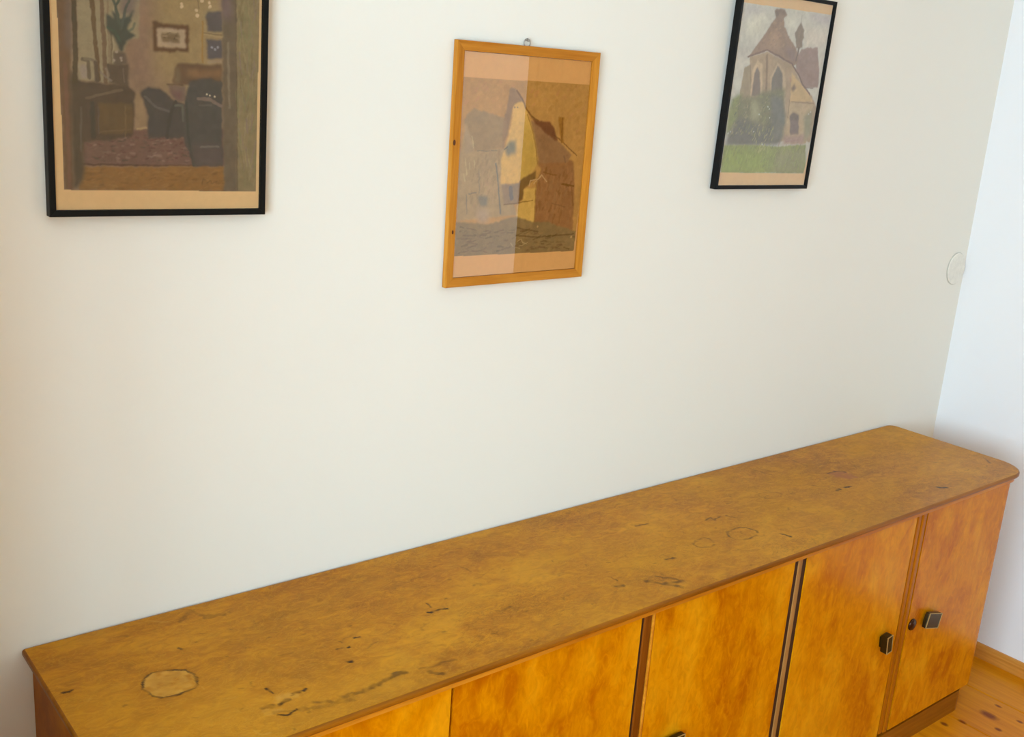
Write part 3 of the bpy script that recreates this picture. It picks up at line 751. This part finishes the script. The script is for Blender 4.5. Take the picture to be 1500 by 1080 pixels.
# ------------------------------------------------------------------ floor boards
KN = [(3.229, -0.493, 0, .012, .020, .1), (3.302, -0.485, 0, .005, .009, .1), (3.124, -0.466, 0, .006, .010, .1),
      (3.066, -0.441, 0, .006, .009, .1), (3.180, -0.545, 0, .006, .008, .1), (3.276, -0.563, 0, .005, .008, .1)]
rk = random.Random(3)
for i in range(16):
    KN.append((rk.uniform(XL, 3.2), rk.uniform(-4.2, -0.7), 0, rk.uniform(.006, .012), rk.uniform(.010, .02), .1))
M['floor'] = wood('honey_pine_boards', s2l((196, 114, 0)), s2l((226, 148, 8)), 1, 0.34, 1.0, KN, s2l((120, 50, 2)), rnd=21.0)
floor = structure(box('floor', M['gap'], None, XL - TH, XR + TH, YF - TH, TH, -0.06, -0.02))
x1 = XR
pw_mesh = None
while x1 > XL + 0.02:
    x0 = max(x1 - PW, XL)
    if pw_mesh is None or abs((x1 - x0) - PW) > 1e-4:
        b = box('floor_board', M['floor'], floor, -(x1 - x0) / 2 + 0.0012, (x1 - x0) / 2 - 0.0012, YF, 0.0, -0.02, 0.0, 0.002, 1)
        if pw_mesh is None:
            pw_mesh = b.data
    else:
        b = link(bpy.data.objects.new('floor_board', pw_mesh), floor)
    b.location = ((x0 + x1) / 2, 0, 0)
    x1 = x0

def board_profile(name, x_in, side, y0, y1):
    """baseboard along y on the side wall: rounded upper edge"""
    t, h = 0.017, 0.046
    prof = [(0, 0), (t, 0), (t, h * 0.72), (t * 0.8, h * 0.9), (t * 0.45, h), (0, h)]
    vs = [(x_in + side * u, y, z) for y in (y0, y1) for u, z in prof]
    n = len(prof)
    fs = [(i, (i + 1) % n, n + (i + 1) % n, n + i) for i in range(n)] + [tuple(range(n)), tuple(range(2 * n - 1, n - 1, -1))]
    bm = bmesh.new()
    me = bpy.data.meshes.new('t')
    me.from_pydata(vs, [], fs)
    bm.from_mesh(me)
    bpy.data.meshes.remove(me)
    return structure(bm_obj(name, bm, M['baseboard']))
board_profile('baseboard_right', XR, -1, -1.29, -0.001)
board_profile('baseboard_right', XR, -1, YF, -2.27)
board_profile('baseboard_left', XL, 1, YF, -0.001)
M['baseboard_x'] = wood('baseboard_pine_long', s2l((176, 110, 36)), s2l((224, 156, 70)), 0, 0.38)
structure(box('baseboard_front', M['baseboard_x'], None, XL + 0.018, XR - 0.018, YF, YF + 0.017, 0, 0.046, 0.004))

# wooden door in the right wall (seen only as the dark half of the reflection in the pine frame's glass)
M['door_wood'] = wood('brown_door_wood', s2l((96, 60, 28)), s2l((132, 88, 44)), 2, 0.4)
dr = structure(link(bpy.data.objects.new('door_1', None)))
dr.location = (XR, -1.78, 0)
dw = M['door_wood']
for y0, y1 in ((-0.485, -0.42), (0.42, 0.485)):
    box('door_casing', dw, dr, -0.022, -0.0005, y0, y1, 0, 2.10, 0.004)
box('door_casing', dw, dr, -0.022, -0.0005, -0.42, 0.42, 2.03, 2.10, 0.004)
leaf = box('door_leaf', dw, dr, -0.012, -0.0005, -0.418, 0.418, 0.006, 2.027, 0.002)
for z0, z1 in ((0.15, 0.88), (1.02, 1.90)):
    for y0, y1 in ((-0.33, -0.04), (0.04, 0.33)):
        box('door_panel', dw, leaf, -0.018, -0.011, y0, y1, z0, z1, 0.005)
hd = tube('door_handle', M['brass'], leaf, [(-0.012, 0.375, 1.0), (-0.055, 0.375, 1.0), (-0.058, 0.365, 1.0), (-0.058, 0.27, 1.0)], 0.008)

def settle(root):
    """meshes were written in room coordinates: move them into the root's own frame"""
    bpy.context.view_layer.update()
    inv = root.matrix_world.inverted()
    def walk(o):
        for c in o.children:
            if c.type == 'MESH':
                c.data.transform(inv)
            walk(c)
    walk(root)

# ------------------------------------------------------------------ sideboard
H = 0.76
X0, X1 = 0.698, 3.262          # top slab
B0, B1 = 0.713, 3.243          # body
YD = -0.425                    # door fronts
RC = 0.05                      # rounded front corners of the body
sb = thing('sideboard', 'long low honey-brown sideboard with flamed veneer doors and a stained worn top', 'sideboard', ((X0 + X1) / 2, -0.22, 0))

# --- top slab: dense grid so that every stain keeps its own shape
def vnoise(shape, cell, rng):
    h, w = shape
    gh, gw = int(h / cell) + 3, int(w / cell) + 3
    g = rng.random((gh, gw))
    yy, xx = np.arange(h) / cell, np.arange(w) / cell
    y0, x0 = yy.astype(int), xx.astype(int)
    fy, fx = (yy - y0)[:, None], (xx - x0)[None, :]
    fy, fx = fy * fy * (3 - 2 * fy), fx * fx * (3 - 2 * fx)
    a, b = g[np.ix_(y0, x0)], g[np.ix_(y0, x0 + 1)]
    c, d = g[np.ix_(y0 + 1, x0)], g[np.ix_(y0 + 1, x0 + 1)]
    return (a * (1 - fx) + b * fx) * (1 - fy) + (c * (1 - fx) + d * fx) * fy

def in_poly(px, py, pts):
    ins = np.zeros(px.shape, bool)
    n = len(pts)
    for i in range(n):
        xa, ya = pts[i]
        xb, yb = pts[(i + 1) % n]
        if ya == yb:
            continue
        c = ((ya > py) != (yb > py)) & (px < (xb - xa) * (py - ya) / (yb - ya) + xa)
        ins ^= c
    return ins

def seg_dist(px, py, pts):
    if len(pts) == 1:
        return np.hypot(px - pts[0][0], py - pts[0][1])
    best = np.full(px.shape, 1e9)
    for (xa, ya), (xb, yb) in zip(pts[:-1], pts[1:]):
        dx, dy = xb - xa, yb - ya
        l2 = dx * dx + dy * dy + 1e-9
        t = np.clip(((px - xa) * dx + (py - ya) * dy) / l2, 0, 1)
        best = np.minimum(best, np.hypot(px - xa - t * dx, py - ya - t * dy))
    return best

def build_top():
    NX, NY = 1120, 200
    INS = 0.004
    a, b = X0 + INS, X1 - INS
    yb, yf = -0.0065, -0.45 + INS
    rf, rb = 0.09 - INS, 0.022
    xs = np.linspace(a, b, NX)
    ext = np.concatenate([a + rf * (1 - np.cos(np.linspace(0, math.pi / 2, 26))), b - rf * (1 - np.cos(np.linspace(0, math.pi / 2, 26)))])
    xs = np.unique(np.concatenate([xs[(xs > a + rf) & (xs < b - rf)], ext, np.linspace(a + rf * .1, a + rf, 30), np.linspace(b - rf, b - rf * .1, 30)]).round(6))
    NX = len(xs)
    def drop(d, r):
        d = np.clip(d, 0, r)
        return r - np.sqrt(np.maximum(0, r * r - (r - d) ** 2))
    e = np.minimum(xs - a, b - xs)
    ftop = yf + drop(e, rf)
    btop = yb - drop(b - xs, rb)
    v = np.linspace(0, 1, NY)
    X = np.repeat(xs[None, :], NY, 0)
    Y = btop[None, :] * (1 - v[:, None]) + ftop[None, :] * v[:, None]
    verts = np.stack([X, Y, np.full_like(X, H)], -1).reshape(-1, 3)
    idx = np.arange(NX * NY).reshape(NY, NX)
    quads = np.stack([idx[:-1, :-1], idx[1:, :-1], idx[1:, 1:], idx[:-1, 1:]], -1).reshape(-1, 4)
    # stains in millimetres
    rng = np.random.default_rng(11)
    PX, PY = X * 1000, Y * 1000
    jx = (vnoise(X.shape, 3, rng) - .5) * 5 + (vnoise(X.shape, 9, rng) - .5) * 8
    jy = (vnoise(X.shape, 3, rng) - .5) * 5 + (vnoise(X.shape, 9, rng) - .5) * 8
    tex = vnoise(X.shape, 4, rng)
    chan = {'d': 0, 'w': 1, 'f': 1, 'c': 2}
    out = np.zeros(X.shape + (4,), np.float32)
    out[..., 3] = 1
    marks = list(MARKS)
    r2 = random.Random(5)
    for i in range(150):                       # fine curly scratches and specks
        cx, cy = r2.uniform(X0, X1) * 1000, r2.uniform(-440, -20)
        an, rad, sp = r2.uniform(0, 6.28), r2.uniform(6, 26), r2.uniform(.4, 1.9)
        pts = [(cx + rad * math.cos(an + sp * k / 5), cy + 0.6 * rad * math.sin(an + sp * k / 5)) for k in range(6)]
        marks.append((r2.choice('ddw'), pts, r2.uniform(1.6, 3.2), r2.uniform(.12, .38)))
    for i in range(70):
        cx, cy = r2.uniform(X0, X1) * 1000, r2.uniform(-440, -20)
        marks.append(('d', [(cx, cy), (cx + r2.uniform(-6, 6), cy + r2.uniform(-3, 3))], r2.uniform(2, 4), r2.uniform(.2, .55)))
    for kind, pts, w, al in marks:
        xa, xb = min(p[0] for p in pts) - 20, max(p[0] for p in pts) + 20
        i0, i1 = np.searchsorted(xs, [xa / 1000, xb / 1000])
        if i1 <= i0:
            continue
        s = np.s_[:, i0:i1]
        if kind in 'fc':
            m = in_poly(PX[s] + jx[s] * .8, PY[s] + jy[s] * .8, pts).astype(float) * np.clip(1.9 * tex[s] - .05, 0.1, 1.2)
            if kind == 'f':
                m *= 0.55 + 0.45 * np.clip(1.3 - seg_dist(PX[s], PY[s], pts + pts[:1]) / 16, 0, 1)
        else:
            j = 0.7 if w < 5 else 1.1
            d = seg_dist(PX[s] + jx[s] * j, PY[s] + jy[s] * j, pts)
            m = np.clip((w * 0.62 - d) / (w * 0.35) + .5, 0, 1) * np.clip(0.25 + 1.5 * tex[s], 0, 1.2)
        c = chan[kind]
        out[s][..., c] = np.maximum(out[s][..., c], np.clip(m * al, 0, 1))
    # rim: boundary loop rolled over the slab edge
    loop = list(idx[0, :]) + list(idx[1:, -1]) + list(idx[-1, -2::-1]) + list(idx[-2:0:-1, 0])
    L = verts[loop][:, :2]
    # coincident points on tight corners get a common outward normal
    d = np.roll(L, -1, 0) - np.roll(L, 1, 0)
    nrm = np.stack([-d[:, 1], d[:, 0]], -1)
    nrm /= np.linalg.norm(nrm, axis=1)[:, None] + 1e-9
    cen = L.mean(0)
    # the loop runs back edge (left to right) first, so outward at the back is +y
    if nrm[NX // 2, 1] < 0:
        nrm = -nrm
    rings = [(0.0028, -0.0012), (0.004, -0.0035), (0.004, -0.0095), (0.0015, -0.0125)]
    base = len(verts)
    n = len(loop)
    allv = [verts]
    faces = []
    prev = np.array(loop)
    for k, (o, dz) in enumerate(rings):
        ring = np.column_stack([L + nrm * o, np.full(n, H + dz)])
        allv.append(ring)
        cur = base + k * n + np.arange(n)
        faces.append(np.stack([prev, np.roll(prev, -1), np.roll(cur, -1), cur], -1))
        prev = cur
    V = np.concatenate(allv)
    rim = np.concatenate(faces)
    me = bpy.data.meshes.new('top')
    F = np.concatenate([quads, rim])
    me.vertices.add(len(V))
    me.vertices.foreach_set('co', V.astype(np.float32).ravel())
    nl = F.size
    me.loops.add(nl + n)
    me.polygons.add(len(F) + 1)
    me.loops.foreach_set('vertex_index', np.concatenate([F.ravel(), prev]).astype(np.int32))
    me.polygons.foreach_set('loop_start', np.concatenate([np.arange(len(F)) * 4, [nl]]).astype(np.int32))
    me.polygons.foreach_set('use_smooth', np.concatenate([np.ones(len(F), bool), [False]]))
    mi = np.concatenate([np.zeros(len(quads), np.int32), np.ones(len(rim) + 1, np.int32)])
    me.polygons.foreach_set('material_index', mi)
    me.update(calc_edges=True)
    me.validate()
    me.materials.append(M['veneer_top'])
    me.materials.append(M['lip'])
    at = me.attributes.new('stains', 'FLOAT_COLOR', 'POINT')
    cols = np.zeros((len(V), 4), np.float32)
    cols[:base] = out.reshape(-1, 4)
    at.data.foreach_set('color', cols.ravel())
    o = link(bpy.data.objects.new('top', me), sb)
    o['label'] = 'worn veneer top with a pale ring stain, scratches and dark nicks'
    return o
build_top()

def plan(a, b, yb, yf, r, n=14):
    return [(a, yb), (a, yf + r)] + arc(a + r, yf + r, r, 180, 270, n)[1:] + arc(b - r, yf + r, r, -90, 0, n) + [(b, yb)]

prism('moulding', M['edge'], sb, plan(X0 + 0.010, X1 - 0.010, -0.004, -0.442, 0.085), H - 0.0250, H - 0.0128, 0.004)
ZB, ZT = 0.075, H - 0.0252
ri = RC - 0.0205
car = [(B0, -0.004), (B0, YD + RC + .002), (B0 + .0205, YD + RC + .002)] + arc(B0 + RC, YD + RC, ri, 180, 270, 10)[1:] + \
      arc(B1 - RC, YD + RC, ri, -90, 0, 10)[:-1] + [(B1 - .0205, YD + RC + .002), (B1, YD + RC + .002), (B1, -0.004)]
carc = prism('carcass', M['veneer_side'], sb, car, ZB, ZT)
carc['label'] = 'dark brown side panels and case'
prism('plinth', M['plinth'], sb, plan(0.765, 3.205, -0.02, -0.4205, 0.05), 0.0, ZB - 0.008, 0.004)
box('shade_line_board', M['groove'], sb, 0.80, 3.15, -0.40, -0.03, ZB - 0.008, ZB)  # dark board standing in for the shade line between plinth and case

dz0, dz1 = 0.079, ZT - 0.003
doors = []
def door(outline, label=None):
    d = prism('door', M['veneer_door'], sb, outline, dz0, dz1, 0.0015)
    if label:
        d['label'] = label
    doors.append(d)
    return d
def flat(a, b):
    return [(a, YD + 0.02), (a, YD), (b, YD), (b, YD + 0.02)]
right_curve = [(2.772, YD + .02), (2.772, YD)] + arc(B1 - RC, YD + RC, RC, -90, 0, 16) + arc(B1 - RC, YD + RC, RC - .02, 0, -90, 16)
left_curve = [(1.2655, YD), (1.2655, YD + .02)] + arc(B0 + RC, YD + RC, RC - .02, 270, 180, 16) + arc(B0 + RC, YD + RC, RC, 180, 270, 16)
dL = door(left_curve, 'door curving round the end of the case')
dA = door(flat(1.2715, 1.722))
dB = door(flat(1.762, 2.211))
dC = door(flat(2.258, 2.718))
dE = door(right_curve, 'door curving round the end of the case')

def strip(name, mat, x0, x1, y, bev):
    return box(name, mat, sb, x0, x1, y, YD + 0.02, dz0, dz1, bev, 3)
strip('recess', M['groove'], 1.7225, 1.7615, YD + 0.004, 0)
strip('meeting_strip', M['strip'], 1.7315, 1.7535, YD + 0.001, 0.005)
strip('meeting_bead', M['edge'], 1.7545, 1.7612, YD - 0.001, 0.003)
strip('recess', M['groove'], 2.2115, 2.2575, YD + 0.003, 0)
strip('divider_bead', M['bead'], 2.2265, 2.2415, YD + 0.0005, 0.002)
strip('recess', M['groove'], 2.7185, 2.7715, YD + 0.005, 0)
strip('meeting_strip', M['strip_light'], 2.727, 2.745, YD + 0.001, 0.005)
strip('meeting_strip', M['strip_light'], 2.746, 2.764, YD - 0.002, 0.005)

def pull(parent, x, z, w, h, dep, ang):
    """block pull: stem, patinated body, paler brass rim"""
    bm = bmesh.new()
    bm_box(bm, -w / 2, w / 2, -dep, -0.006, -h / 2, h / 2, 0.003, 2)
    bm_box(bm, -w * .3, w * .3, -0.0065, 0.0, -h * .3, h * .3)
    rot = Matrix.Translation((x, YD, z)) @ Matrix.Rotation(math.radians(ang), 4, 'Y')
    bmesh.ops.transform(bm, matrix=rot, verts=bm.verts)
    o = bm_obj('handle', bm, M['brass'], parent)
    o['label'] = 'dark patinated brass block handle'
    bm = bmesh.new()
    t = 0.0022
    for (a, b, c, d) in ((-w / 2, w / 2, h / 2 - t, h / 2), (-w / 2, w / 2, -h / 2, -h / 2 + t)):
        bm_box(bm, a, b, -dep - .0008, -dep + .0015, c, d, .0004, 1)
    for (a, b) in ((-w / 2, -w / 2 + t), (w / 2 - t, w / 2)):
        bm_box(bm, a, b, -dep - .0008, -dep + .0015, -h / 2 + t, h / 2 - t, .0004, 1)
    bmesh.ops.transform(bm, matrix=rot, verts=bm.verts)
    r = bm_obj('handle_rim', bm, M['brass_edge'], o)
    return o

def keyhole(parent, x, z, r):
    """domed round escutcheon with a key slot"""
    bm = bmesh.new()
    prof = [(r, 0), (r, -.003), (r * .86, -.006), (r * .5, -.0075), (0, -.008)]
    n = 24
    rows = []
    for rr, y in prof[:-1]:
        rows.append([bm.verts.new((x + rr * math.cos(6.2832 * k / n), YD + y, z + rr * math.sin(6.2832 * k / n))) for k in range(n)])
    for a, b in zip(rows[:-1], rows[1:]):
        for k in range(n):
            bm.faces.new((a[k], a[(k + 1) % n], b[(k + 1) % n], b[k]))
    bm.faces.new(rows[-1]); bm.faces.new(rows[0][::-1])
    o = bm_obj('escutcheon', bm, M['brass_dark'], parent, True)
    box('keyhole', M['groove'], o, x - .0022, x + .0022, YD - .0086, YD - .006, z - .007, z + .005, .001, 1)
    return o

pull(dE, 2.874, 0.392, 0.070, 0.044, 0.019, 15)
keyhole(dE, 2.7915, 0.397, 0.0165)
pull(dC, 2.648, 0.392, 0.024, 0.050, 0.026, -8)
pull(dB, 1.845, 0.394, 0.066, 0.044, 0.019, 0)
keyhole(dB, 1.785, 0.394, 0.015)
pull(dA, 1.640, 0.394, 0.066, 0.044, 0.019, 0)
keyhole(dL, 1.245, 0.394, 0.014)
pull(dL, 1.185, 0.394, 0.066, 0.044, 0.019, 0)
settle(sb)

# ------------------------------------------------------------------ framed prints
def paint(cmds, w0, w1, z0, z1, mat_col, step, haze, gain, seed):
    """rasterise the print: flat colour areas, strokes and dabs, in millimetres"""
    nx, nz = int((w1 - w0) / step) + 1, int((z1 - z0) / step) + 1
    rng = np.random.default_rng(seed)
    PX, PZ = np.meshgrid(np.linspace(w0, w1, nx), np.linspace(z0, z1, nz))
    sh = PX.shape
    jx = (vnoise(sh, 3, rng) - .5) * 2.2 + (vnoise(sh, 10, rng) - .5) * 2.6
    jz = (vnoise(sh, 3, rng) - .5) * 2.2 + (vnoise(sh, 10, rng) - .5) * 2.6
    img = np.empty(sh + (3,))
    img[:] = s2l(mat_col)
    grain = (vnoise(sh, 2, rng) - .5) * .10 + (vnoise(sh, 7, rng) - .5) * .16 + (vnoise(sh, 24, rng) - .5) * .10
    area = None
    def blur(m, r):
        k = max(1, int(round(r / step)))
        for _ in range(2):
            for ax in (0, 1):
                c = np.cumsum(np.pad(m, [(k + 1, k) if a == ax else (0, 0) for a in (0, 1)], mode='edge'), axis=ax)
                m = (np.take(c, range(2 * k + 1, c.shape[ax]), ax) - np.take(c, range(0, c.shape[ax] - 2 * k - 1), ax)) / (2 * k + 1)
        return m
    def put(m, col):
        nonlocal img
        lin = np.array(s2l(col))
        img += m[..., None] * (lin - img)
    def stroke(pts, wd, col, al=1.0):
        xa, xb = min(p[0] for p in pts) - 2 * wd - 4, max(p[0] for p in pts) + 2 * wd + 4
        za, zb = min(p[1] for p in pts) - 2 * wd - 4, max(p[1] for p in pts) + 2 * wd + 4
        i0, i1 = max(0, int((xa - w0) / step)), min(nx, int((xb - w0) / step) + 1)
        j0, j1 = max(0, int((za - z0) / step)), min(nz, int((zb - z0) / step) + 1)
        if i1 <= i0 or j1 <= j0:
            return
        s = np.s_[j0:j1, i0:i1]
        d = seg_dist(PX[s] + jx[s] * .6, PZ[s] + jz[s] * .6, pts)
        m = np.clip((wd * .5 - d) / 1.1 + .5, 0, 1) * al
        if area is not None:
            m = m * area[s]
        img[s] += m[..., None] * (np.array(s2l(col)) - img[s])
    rr = random.Random(seed)
    first = True
    for c in cmds:
        if c[0] == 'p':
            if first:
                m = in_poly(PX, PZ, c[2]).astype(float)
            else:
                m = blur(in_poly(PX + jx, PZ + jz, c[2]).astype(float), c[3]) * area
            put(m, c[1])
            if first:
                area, first = m, False
        elif c[0] == 'l':
            stroke(c[2], c[3], c[1], 0.72 if len(c[2]) > 1 and c[3] < 4 else 0.95)
        else:
            _, cols, quad, n, wd, ln, ang = c
            qx, qz = [p[0] for p in quad], [p[1] for p in quad]
            k = tries = 0
            while k < n and tries < n * 20:
                tries += 1
                x, z = rr.uniform(min(qx), max(qx)), rr.uniform(min(qz), max(qz))
                if not in_poly(np.array([x]), np.array([z]), quad)[0]:
                    continue
                a = math.radians(ang + rr.uniform(-20, 20))
                L = ln * rr.uniform(.4, 1.3)
                stroke([(x, z), (x + L * math.cos(a), z + L * math.sin(a))], wd * rr.uniform(.6, 1.3), rr.choice(cols), rr.uniform(.4, .9))
                k += 1
    img *= (1 + grain * (0.25 + 0.75 * area))[..., None]
    return np.clip((img - np.array(haze)) / gain, 0.003, 0.92), PX, PZ

def framed(name, label, idx, base, roll, lean, W, Ht, d, dep, fw, mats, mat_col, haze, gain):
    r, l = math.radians(roll), math.radians(lean)
    X = Vector((math.cos(r), 0, math.sin(r)))
    Z = Vector((-math.sin(r), 0, math.cos(r)))
    Y = Vector((0, 1, 0))
    Z2, Y2 = Z * math.cos(l) - Y * math.sin(l), Y * math.cos(l) + Z * math.sin(l)
    root = thing(name, label, 'picture', base)
    root.rotation_euler = Matrix((X, Y2, Z2)).transposed().to_euler()
    out = [(-W / 2, 0), (W / 2, 0), (W / 2, Ht), (-W / 2, Ht)]
    inn = [(-W / 2 + fw, fw), (W / 2 - fw, fw), (W / 2 - fw, Ht - fw), (-W / 2 + fw, Ht - fw)]
    lipd = d - (0.0025 if d < .015 else 0.001)
    for k in range(4):
        a, b = k, (k + 1) % 4
        g = 0.00015                                   # hairline at the mitre
        P = [out[a], out[b], inn[b], inn[a]]
        c = (sum(p[0] for p in P) / 4, sum(p[1] for p in P) / 4)
        al = Vector((out[b][0] - out[a][0], out[b][1] - out[a][1])).normalized() * g
        P = [(p[0] + (al.x if i in (0, 3) else -al.x), p[1] + (al.y if i in (0, 3) else -al.y)) for i, p in enumerate(P)]
        bm = bmesh.new()
        fr = [bm.verts.new((p[0], -(d if i < 2 else lipd), p[1])) for i, p in enumerate(P)]
        bk = [bm.verts.new((p[0], 0, p[1])) for p in P]
        bm.faces.new(fr); bm.faces.new(bk[::-1])
        for i in range(4):
            bm.faces.new((fr[i], fr[(i + 1) % 4], bk[(i + 1) % 4], bk[i]))
        es = [e for e in bm.edges if e.verts[0] in fr[:2] and e.verts[1] in fr[:2]]
        bmesh.ops.bevel(bm, geom=es, offset=0.0015, segments=2, profile=0.6, affect='EDGES')
        bm_obj('frame_rail' if k % 2 == 0 else 'frame_stile', bm, mats[k % 2], root)
    e = 0.0006
    ix0, ix1, iz0, iz1 = inn[0][0] + e, inn[1][0] - e, inn[0][1] + e, inn[2][1] - e
    img, PX, PZ = paint(PRINTS[idx], ix0 * 1000, ix1 * 1000, iz0 * 1000, iz1 * 1000, mat_col, 1.1, haze, gain, 20 + idx)
    nz, nx = PX.shape
    V = np.stack([PX / 1000, np.full(PX.shape, -dep), PZ / 1000], -1).reshape(-1, 3).astype(np.float32)
    ii = np.arange(nx * nz).reshape(nz, nx)
    F = np.stack([ii[:-1, :-1], ii[:-1, 1:], ii[1:, 1:], ii[1:, :-1]], -1).reshape(-1, 4)
    me = bpy.data.meshes.new('print')
    me.vertices.add(len(V)); me.vertices.foreach_set('co', V.ravel())
    me.loops.add(F.size); me.polygons.add(len(F))
    me.loops.foreach_set('vertex_index', F.astype(np.int32).ravel())
    me.polygons.foreach_set('loop_start', (np.arange(len(F)) * 4).astype(np.int32))
    me.update(calc_edges=True)
    at = me.attributes.new('ink', 'FLOAT_COLOR', 'POINT')
    at.data.foreach_set('color', np.concatenate([img.reshape(-1, 3), np.ones((nx * nz, 1))], 1).astype(np.float32).ravel())
    me.materials.append(M['print'])
    pr = link(bpy.data.objects.new('print', me), root)
    pr['label'] = {1: 'dim furnished room seen through a doorway, tan margin', 2: 'brown watercolour of gabled old houses, tan margins', 3: 'church with steep roof behind green shrubs, tan margins'}[idx]
    box('backing_board', M['paper_back'], root, ix0, ix1, -dep + .0015, -.0005, iz0, iz1)
    box('glass', M['glass'], root, ix0, ix1, -dep - .0026, -dep - .0008, iz0, iz1)
    return root

BK = (M['black_frame'], M['black_frame'])
framed('framed_print', 'black framed print of a dim furnished room hanging on the wall', 1, (.941, -.004, 1.467), -.45, .3, .346, .462, .018, .012, .0095, BK, (205, 168, 118), HAZE[0], GAIN[0])
mid = framed('framed_watercolour', 'orange pine framed watercolour of steep gabled houses hanging above the sideboard', 2, (1.6815, -.004, 1.3135), .35, .1, .362, .468, .012, .006, .0185, (M['pine_h'], M['pine']), (203, 150, 90), HAZE[1], GAIN[1])
framed('framed_print', 'black framed print of a church with steep roof and green garden', 3, (2.4415, -.004, 1.5025), 0.0, 1.4, .357, .456, .018, .012, .0085, BK, (218, 182, 134), HAZE[2], GAIN[2])

# hanger of the pine frame: small ring on an eye plate
hx, hz = -0.010, 0.468
pts = [(hx + .008 * math.cos(t * .5236), -.004, hz + .0055 + .008 * math.sin(t * .5236)) for t in range(13)]
ring = tube('hanging_ring', M['steel'], mid, pts, .0013)
ring['label'] = 'small steel hanging ring'
nail = thing('nail', 'thin steel nail in the wall holding the ring of the pine frame', 'nail', (1.6690, 0, 1.7905))
tube('shank', M['steel'], nail, [(0, 0.02, 0), (0, -.012, .001)], .0011)
tube('head', M['steel'], nail, [(0, -.011, .001), (0, -.0125, .001)], .0028)
# dark knot on the pine stile
def knot(x, z, rx, rz):
    n = 14
    y = -.0122
    vs = [(x + rx * math.cos(6.2832 * k / n), y, z + rz * math.sin(6.2832 * k / n)) for k in range(n)] + \
         [(x + rx * math.cos(6.2832 * k / n), y + .002, z + rz * math.sin(6.2832 * k / n)) for k in range(n)]
    fs = [tuple(range(n))] + [(k, (k + 1) % n, n + (k + 1) % n, n + k) for k in range(n)]
    return mesh_obj('wood_knot', vs, fs, M['knot'], mid)
M['knot'] = plain('dark_knot', s2l((84, 40, 10)), 0.5)
knot(-.1775, .281, .0030, .0055)
knot(-.1700, .110, .0014, .0040)

# ------------------------------------------------------------------ round cover in the wall corner
cv = thing('wall_cover', 'round painted junction box cover on the wall beside the room corner', 'wall cover', (3.4875, 0, 1.245))
def disc(name, mat, parent, prof, n=40):
    bm = bmesh.new()
    rows = [[bm.verts.new((rr * math.cos(6.2832 * k / n), y, rr * math.sin(6.2832 * k / n))) for k in range(n)] for rr, y in prof]
    for a, b in zip(rows[:-1], rows[1:]):
        for k in range(n):
            bm.faces.new((a[k], a[(k + 1) % n], b[(k + 1) % n], b[k]))
    bm.faces.new(rows[0][::-1]); bm.faces.new(rows[-1])
    return bm_obj(name, bm, mat, parent, False)
disc('rim', M['cover_rim'], cv, [(.0515, 0), (.0515, -.0025), (.0505, -.003), (.046, -.003)])
disc('plate', M['cover'], cv, [(.0498, -.001), (.0498, -.0045), (.0475, -.006)])

# ------------------------------------------------------------------ unseen furniture form, added to shade the left end of the wall
wr = thing('added_shade_case', 'added unseen light blocker in brown wood, low base and tall case, beside the ring-stained sideboard end', 'added_shade_case', (0.0, -0.31, 0))
M['shade_case_wood'] = wood('warm_brown_shade_case', s2l((158, 116, 52)), s2l((194, 150, 76)), 2, 0.4)
CH, LH, XA, XB, XT = 1.95, 0.775, -0.55, 0.58, UP_X      # heights, base ends, right end of the tall part
yb, yf, yl = 0.30, 0.31 - UP_DEPTH, -0.135
def shade_case_doors(x0, x1, y, z0, z1, n):
    w = (x1 - x0) / n
    for k in range(n):
        a, b = x0 + k * w + .002, x0 + (k + 1) * w - .002
        d = box('door', M['shade_case_wood'], wr, a, b, y - .019, y - .0005, z0, z1, 0.003)
        box('door_panel', M['shade_case_wood'], d, a + .06, b - .06, y - .025, y - .0185, z0 + .09, z1 - .09, 0.004)
        hx = b - .03 if k % 2 == 0 else a + .03
        zc = (z0 + z1) / 2
        tube('handle', M['brass'], d, [(hx, y - .018, zc - .05), (hx, y - .043, zc - .045), (hx, y - .043, zc + .045), (hx, y - .018, zc + .05)], 0.005)
box('base_carcass', M['shade_case_wood'], wr, XA, XB - .015, yl, yb, 0.08, LH - .03, 0.003)
box('base_plinth', M['shade_case_wood'], wr, XA + .01, XB - .03, yl + .02, yb, 0, 0.08)
box('base_top', M['shade_case_wood'], wr, XA - .01, XB, yl - .025, yb, LH - .03, LH, 0.006, 3)
shade_case_doors(XA, XB - .015, yl, 0.09, LH - .035, 3)
box('tall_carcass', M['shade_case_wood'], wr, XA, XT, yf + .02, yb, LH, CH - .04, 0.003)
box('cornice', M['shade_case_wood'], wr, XA - .01, XT + .01, yf - .01, yb, CH - .04, CH, 0.008, 3)
shade_case_doors(XA, XT, yf + .02, LH + .01, CH - .05, 2)
